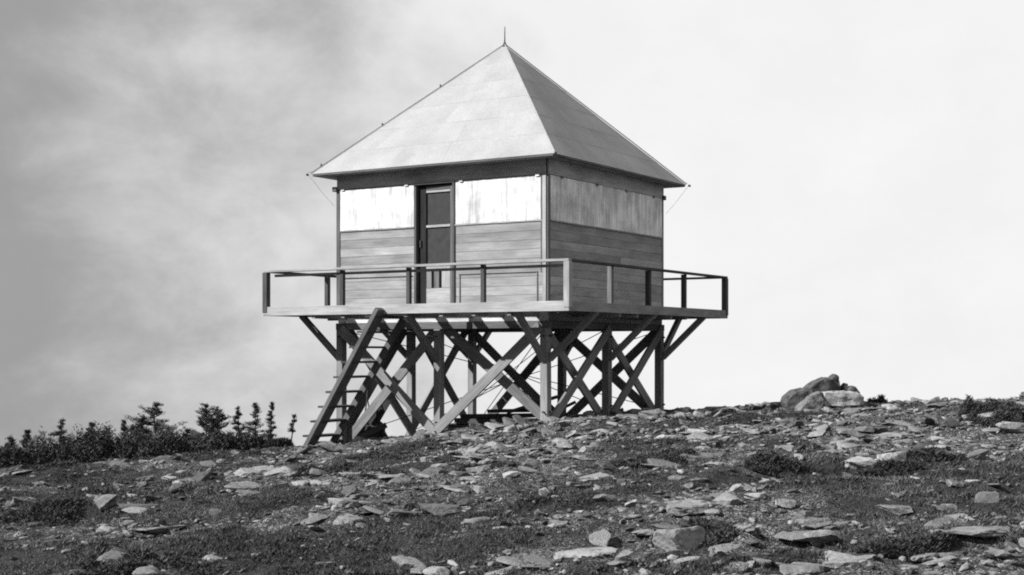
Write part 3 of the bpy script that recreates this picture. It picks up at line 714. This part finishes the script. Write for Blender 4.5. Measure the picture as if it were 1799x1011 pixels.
# door frame and door, ajar
slab('door_jamb', DX0 - .045, DX0 - .001, -S - .03, -S + .07, ZFT, ZWT - .03, 'railpost', root, grain='z')
slab('door_jamb', DX1 + .001, DX1 + .045, -S - .045, -S + .07, ZFT, ZWT - .03, 'railpost', root, grain='z')
slab('door_head', DX0 - .045, DX1 + .045, -S - .05, -S + .06, ZWT - .028, ZWT, 'railpost', root)
slab('door_step', DX0, DX1, -S - .08, -S + .05, ZFT - .006, ZFT + .012, 'frame', root)
door = empty('door', (DX1 - .012, -S + .02, ZFT + .015 - ZB), math.radians(-2.5)); door.parent = root
DW, DH = 0.72, ZWT - .05 - ZFT - .015
def dp(name, a0, a1, z0, z1, th, mat, off=0.0):
    # door pieces: a runs from the free edge (-DW) to the hinge (0)
    o = slab(name, a0, a1, off - th / 2, off + th / 2, z0 + ZB, z1 + ZB, mat, door, 0.002, 'x' if (a1 - a0) > (z1 - z0) else 'z'); return o
dp('stile', -DW, -DW + .15, 0, DH, .035, 'stile'); dp('stile', -.06, 0, 0, DH, .035, 'darkwood')
dp('rail', -DW + .152, -.062, DH - .11, DH - .075, .036, 'lightwood'); dp('rail', -DW + .152, -.062, DH - .07, DH, .035, 'darkwood')
zc = 2.055 - ZFT - .015
dp('rail', -DW + .152, -.062, zc + .0, zc + .04, .036, 'lightwood'); dp('rail', -DW + .152, -.062, .60, .66, .036, 'lightwood')
dp('screen', -DW + .15, -.06, .664, DH - .072, .008, 'screen', .012)
dp('panel', -DW + .152, -.062, .0, .28, .03, 'lightwood')
for k, (a, b) in enumerate(((-.566, -.46), (-.40, -.30), (-.24, -.064))): dp('slat', a, b, .284, .596, .026, 'brace' if k < 2 else 'lightwood')
dp('backing', -DW + .15, -.06, .284, .6, .006, 'screen', .02)
tube('door_handle', [(0, 0, 0), (0, 0, .12)], .012, 'iron', door).matrix_basis = Matrix.Translation((-DW + .045, -.04, .98 + ZB))

# roof: four slopes of lapped sheets
roof = empty('roof', (0, 0, ZE - ZB)); roof.parent = root
def roof_poly(name, pts, mat, th=0.008):
    p = [Vector(q) for q in pts]; n = (p[1] - p[0]).cross(p[2] - p[0]).normalized()
    bm = bmesh.new(); a = [bm.verts.new(q) for q in p]; b = [bm.verts.new(q - n * th) for q in p]; k = len(p)
    bm.faces.new(a); bm.faces.new(b[::-1])
    for i in range(k): bm.faces.new((a[i], b[i], b[(i + 1) % k], a[(i + 1) % k]))
    me = bpy.data.meshes.new(name); bm.to_mesh(me); bm.free(); return link(name, me, M[mat], roof)
APZ = ZAP - ZE
for q in range(4):
    rot = Matrix.Rotation(q * math.pi / 2, 3, 'Z'); nC = 6
    for k in range(nC):
        t0, t1 = k / nC, min(1.0, (k + 1) / nC + .012)
        if k == nC - 1: t1 = 0.9985
        e0, e1 = EV * (1 - t0), EV * (1 - t1); lift0 = .0025
        z0, z1 = APZ * t0 + lift0, APZ * t1
        # each course is split into sheets with a vertical lap
        ns = max(1, 4 - k * 4 // nC); rr = random.Random(q * 10 + k)
        fr = [0] + sorted(min(.95, max(.05, (j + 1) / ns + rr.uniform(-.12, .12))) for j in range(ns - 1)) + [1]
        for j in range(ns):
            pts = [(lerp(-e0, e0, fr[j]), -e0, z0 + .0015 * (j % 2)), (lerp(-e0, e0, fr[j + 1]), -e0, z0 + .0015 * (j % 2)), (lerp(-e1, e1, fr[j + 1]), -e1, z1 + .0015 * (j % 2)), (lerp(-e1, e1, fr[j]), -e1, z1 + .0015 * (j % 2))]
            roof_poly('roof_sheet', [rot @ Vector(p) for p in pts], 'roof')
    # hip cap and eave edge
    a = rot @ Vector((EV + .005, -EV - .005, .022)); b = Vector((0, 0, APZ + .025))
    bm = bmesh.new(); add_tube(bm, [a, lerp(a, b, .33) + Vector((0, 0, rr.uniform(-.006, .006))), lerp(a, b, .66), b], [.011, .010, .011, .010], 6)
    me = bpy.data.meshes.new('hip_cap'); bm.to_mesh(me); bm.free(); link('hip_cap', me, M['roof'], roof)
    y = -EV + .02
    o = beam('eave_edge', (-EV + .03, -EV + .028, ZE - .012), (EV - .03, -EV + .028, ZE - .012), .04, .045, 'darkwood', roof)
    o.matrix_basis = rot.to_4x4() @ Matrix.Translation(-roof.location) @ o.matrix_basis
    sp = [rot @ Vector(p) for p in ((-EV + .06, -EV + .05, -.03), (EV - .06, -EV + .05, -.03), (S + .03, -S - .03, -.012), (-S - .03, -S - .03, -.012))]
    roof_poly('soffit', sp, 'frieze', .006)
for q, ts in ((3, (.05, .36, .66)),):
    rot = Matrix.Rotation(q * math.pi / 2, 3, 'Z')
    for t in ts:
        p = lerp(rot @ Vector((EV, -EV, .04)), Vector((0, 0, APZ + .04)), t); bm = bmesh.new(); add_tube(bm, [p - Vector((0, 0, .02)), p + Vector((0, 0, .03))], [.015, .011], 6)
        me = bpy.data.meshes.new('hip_clip'); bm.to_mesh(me); bm.free(); link('hip_clip', me, M['iron'], roof)
# lightning rod and its down wires
tube('lightning_rod', [(0, 0, ZAP), (0, 0, ZAP + .12), (0.004, 0, ZAP + .34)], [.018, .012, .007], 'iron', root)
tube('rod_collar', [(0, 0, ZAP - .02), (0, 0, ZAP + .05)], [.045, .022], 'iron', root, 8)
for sx, sy in ((-1, -1), (1, 1), (1, -1), (-1, 1)):
    tip = Vector((sx * EV, sy * EV, ZE + .02)); wl = Vector((sx * (S + .05), sy * (S + .05), ZWT - .28))
    pts = [tip + Vector((0, 0, .03)), tip + Vector((sx * .04, sy * .04, -.01)), tip + Vector((sx * .0, sy * .0, -.09)), lerp(tip, wl, .5) + Vector((0, 0, -.06)), wl]
    if (sx, sy) != (1, -1): tube('ground_wire', pts, .0025, 'iron', root, 5)
    tube('wire_insulator', [tip + Vector((sx * .03, sy * .03, -.03)), tip + Vector((sx * .06, sy * .06, -.03))], .02, 'iron', root, 6)
for x, y in ((-S - .03, -S - .03), (S + .03, S - .03)): slab('bracket', x - .045, x + .045, y - .045, y + .045, ZWT - .03, ZWT + .05, 'darkwood', root)

# ------------------------------------------------------------------ stair, lumber and scrap
sx0, sx1 = -2.02, -0.44; sy = -DK - .06; szb = gl(sx0, sy) - .03; szt = 0.66
stair = empty('stair', (*loc2world(sx0, sy), ZB), -TH)
tag(stair, 'steep open timber stair rising along the front of the lookout to the walkway', 'stair')
off = Vector((sx0, sy, 0))
def sbeam(name, p0, p1, *a, **k):
    return beam(name, Vector(p0) - off, Vector(p1) - off, *a, **k)
for yo, m_ in ((0.0, 'lightwood'), (0.62, 'darkwood')):
    sbeam('stringer', (sx0, sy + yo, szb if not yo else gl(sx0, sy + yo) - .03), (sx1, sy + yo, szt if not yo else .5), (.24 if not yo else .06), (.08 if not yo else .12), 'darkwood' if not yo else 'darkwood', stair, up=(1.44, 0, -1), bev=.004)
ntr = 9
for k in range(ntr):
    t = (k + 1) / (ntr + .5); zc_ = lerp(szb, szt, t); xc = lerp(sx0, sx1, t)
    sbeam('tread', (xc - .075, sy - .06, zc_), (xc - .075, sy + .72, zc_ + random.uniform(-.01, .01)), .27, .035, 'junk', stair, bev=.003)

def lumber(px_, lx, ly, rz, z, l, w, h, label, tilt=0.0):
    wx, wy = loc2world(lx, ly); me = box_mesh(l, w, h, .004); o = link('plank', me, M['junk'])
    for v in o.data.vertices: v.co.x -= l / 2
    o.location = (wx, wy, g1(*loc2world(.5, -.8)) + z * 1.15 - .03); o.rotation_euler = (0, -tilt, rz - TH); tag(o, label, 'plank', 'old lumber stacked under the lookout'); return o
LAB = ['bottom plank at the front of the dark lumber stack under the lookout', 'bottom plank in the middle of the dark lumber stack', 'bottom plank at the back of the dark lumber stack',
       'front plank of the second layer in the lumber stack', 'middle plank of the second layer in the lumber stack', 'back plank of the second layer in the lumber stack',
       'slightly turned plank lying on the lumber stack', 'topmost flat plank of the lumber stack',
       'plank propped up to the right on top of the lumber stack', 'short broken plank poking up at the right end of the lumber stack', 'second short plank poking up behind the broken one']
SPEC = [(.55, -1.15, .03, .05, 2.1, .24, .09, 0), (.5, -.8, -.02, .05, 2.2, .25, .09, 0), (.5, -.45, .04, .05, 2.3, .25, .09, 0),
        (.65, -1.05, -.05, .15, 2.0, .22, .08, 0), (.6, -.75, .03, .15, 1.9, .24, .08, 0), (.5, -.45, -.06, .15, 2.0, .22, .08, 0),
        (.6, -.85, .2, .235, 1.7, .2, .07, 0.03), (.75, -.7, -.1, .31, 1.3, .2, .06, .04),
        (1.15, -.9, .15, .42, 1.0, .14, .05, .3), (1.55, -.95, -.4, .36, .55, .1, .05, -.5), (1.5, -.6, .5, .34, .6, .12, .05, .45)]
for lab, (lx, ly, rz, z, l, w, h, ti) in zip(LAB, SPEC): lumber(0, lx, ly, rz, z, l, w, h, lab, ti)

def scrap():
    wx, wy = loc2world(-1.72, -1.75); o = empty('scrap_heap', (wx, wy, g1(wx, wy))); tag(o, 'dark heap of scrap with sticks poking up behind the left corner post', 'heap')
    v, f = rock_verts(4, np.random.default_rng(77), 1.0, 5, 0.5); v = v * np.array([.3, .22, .26]) + np.array([0.05, 0, .16]); link('heap_body', mesh_np('heap_body', v, f), M['junk'], o)
    for k, (p0, p1, w_) in enumerate((((-.2, -.05, .0), (.12, .0, .62), .16), ((.3, .0, .0), (.02, .05, .5), .12), ((-.1, .1, .02), (.32, .02, .74), .13), ((-.25, -.15, .05), (.3, -.12, .3), .1), ((.0, -.1, .0), (-.12, .0, .45), .09))):
        beam('scrap_board', Vector(p0) + Vector((0, 0, ZB)), Vector(p1) + Vector((0, 0, ZB)), w_, .03, 'junk', o, up=(.3, 1, .2))
    for k, (a, b) in enumerate((((-.1, -.1, .4), (-.02, -.14, 1.02)), ((.0, -.1, .45), (-.08, -.05, .92)))):
        bm = bmesh.new(); add_tube(bm, [Vector(a), lerp(Vector(a), Vector(b), .5) + Vector((.015, 0, 0)), Vector(b)], [.014, .012, .006], 5); me = bpy.data.meshes.new('stick'); bm.to_mesh(me); bm.free(); link('stick', me, M['junk'], o)
    return o
scrap()
def stick(px, py, l, rz, label):
    x, y, z = at(px, py); bm = bmesh.new(); add_tube(bm, [Vector((-l / 2, 0, .02)), Vector((0, .02, .05)), Vector((l / 2, 0, .02))], [.02, .024, .015], 6)
    me = bpy.data.meshes.new('fallen_pole'); bm.to_mesh(me); bm.free(); o = link('fallen_pole', me, M['junk']); o.location = (x, y, z); o.rotation_euler = (0, .06, rz); tag(o, label, 'pole')
stick(572, 783, .55, -.3, 'dark pole lying on the ground between the stair foot and the left post')
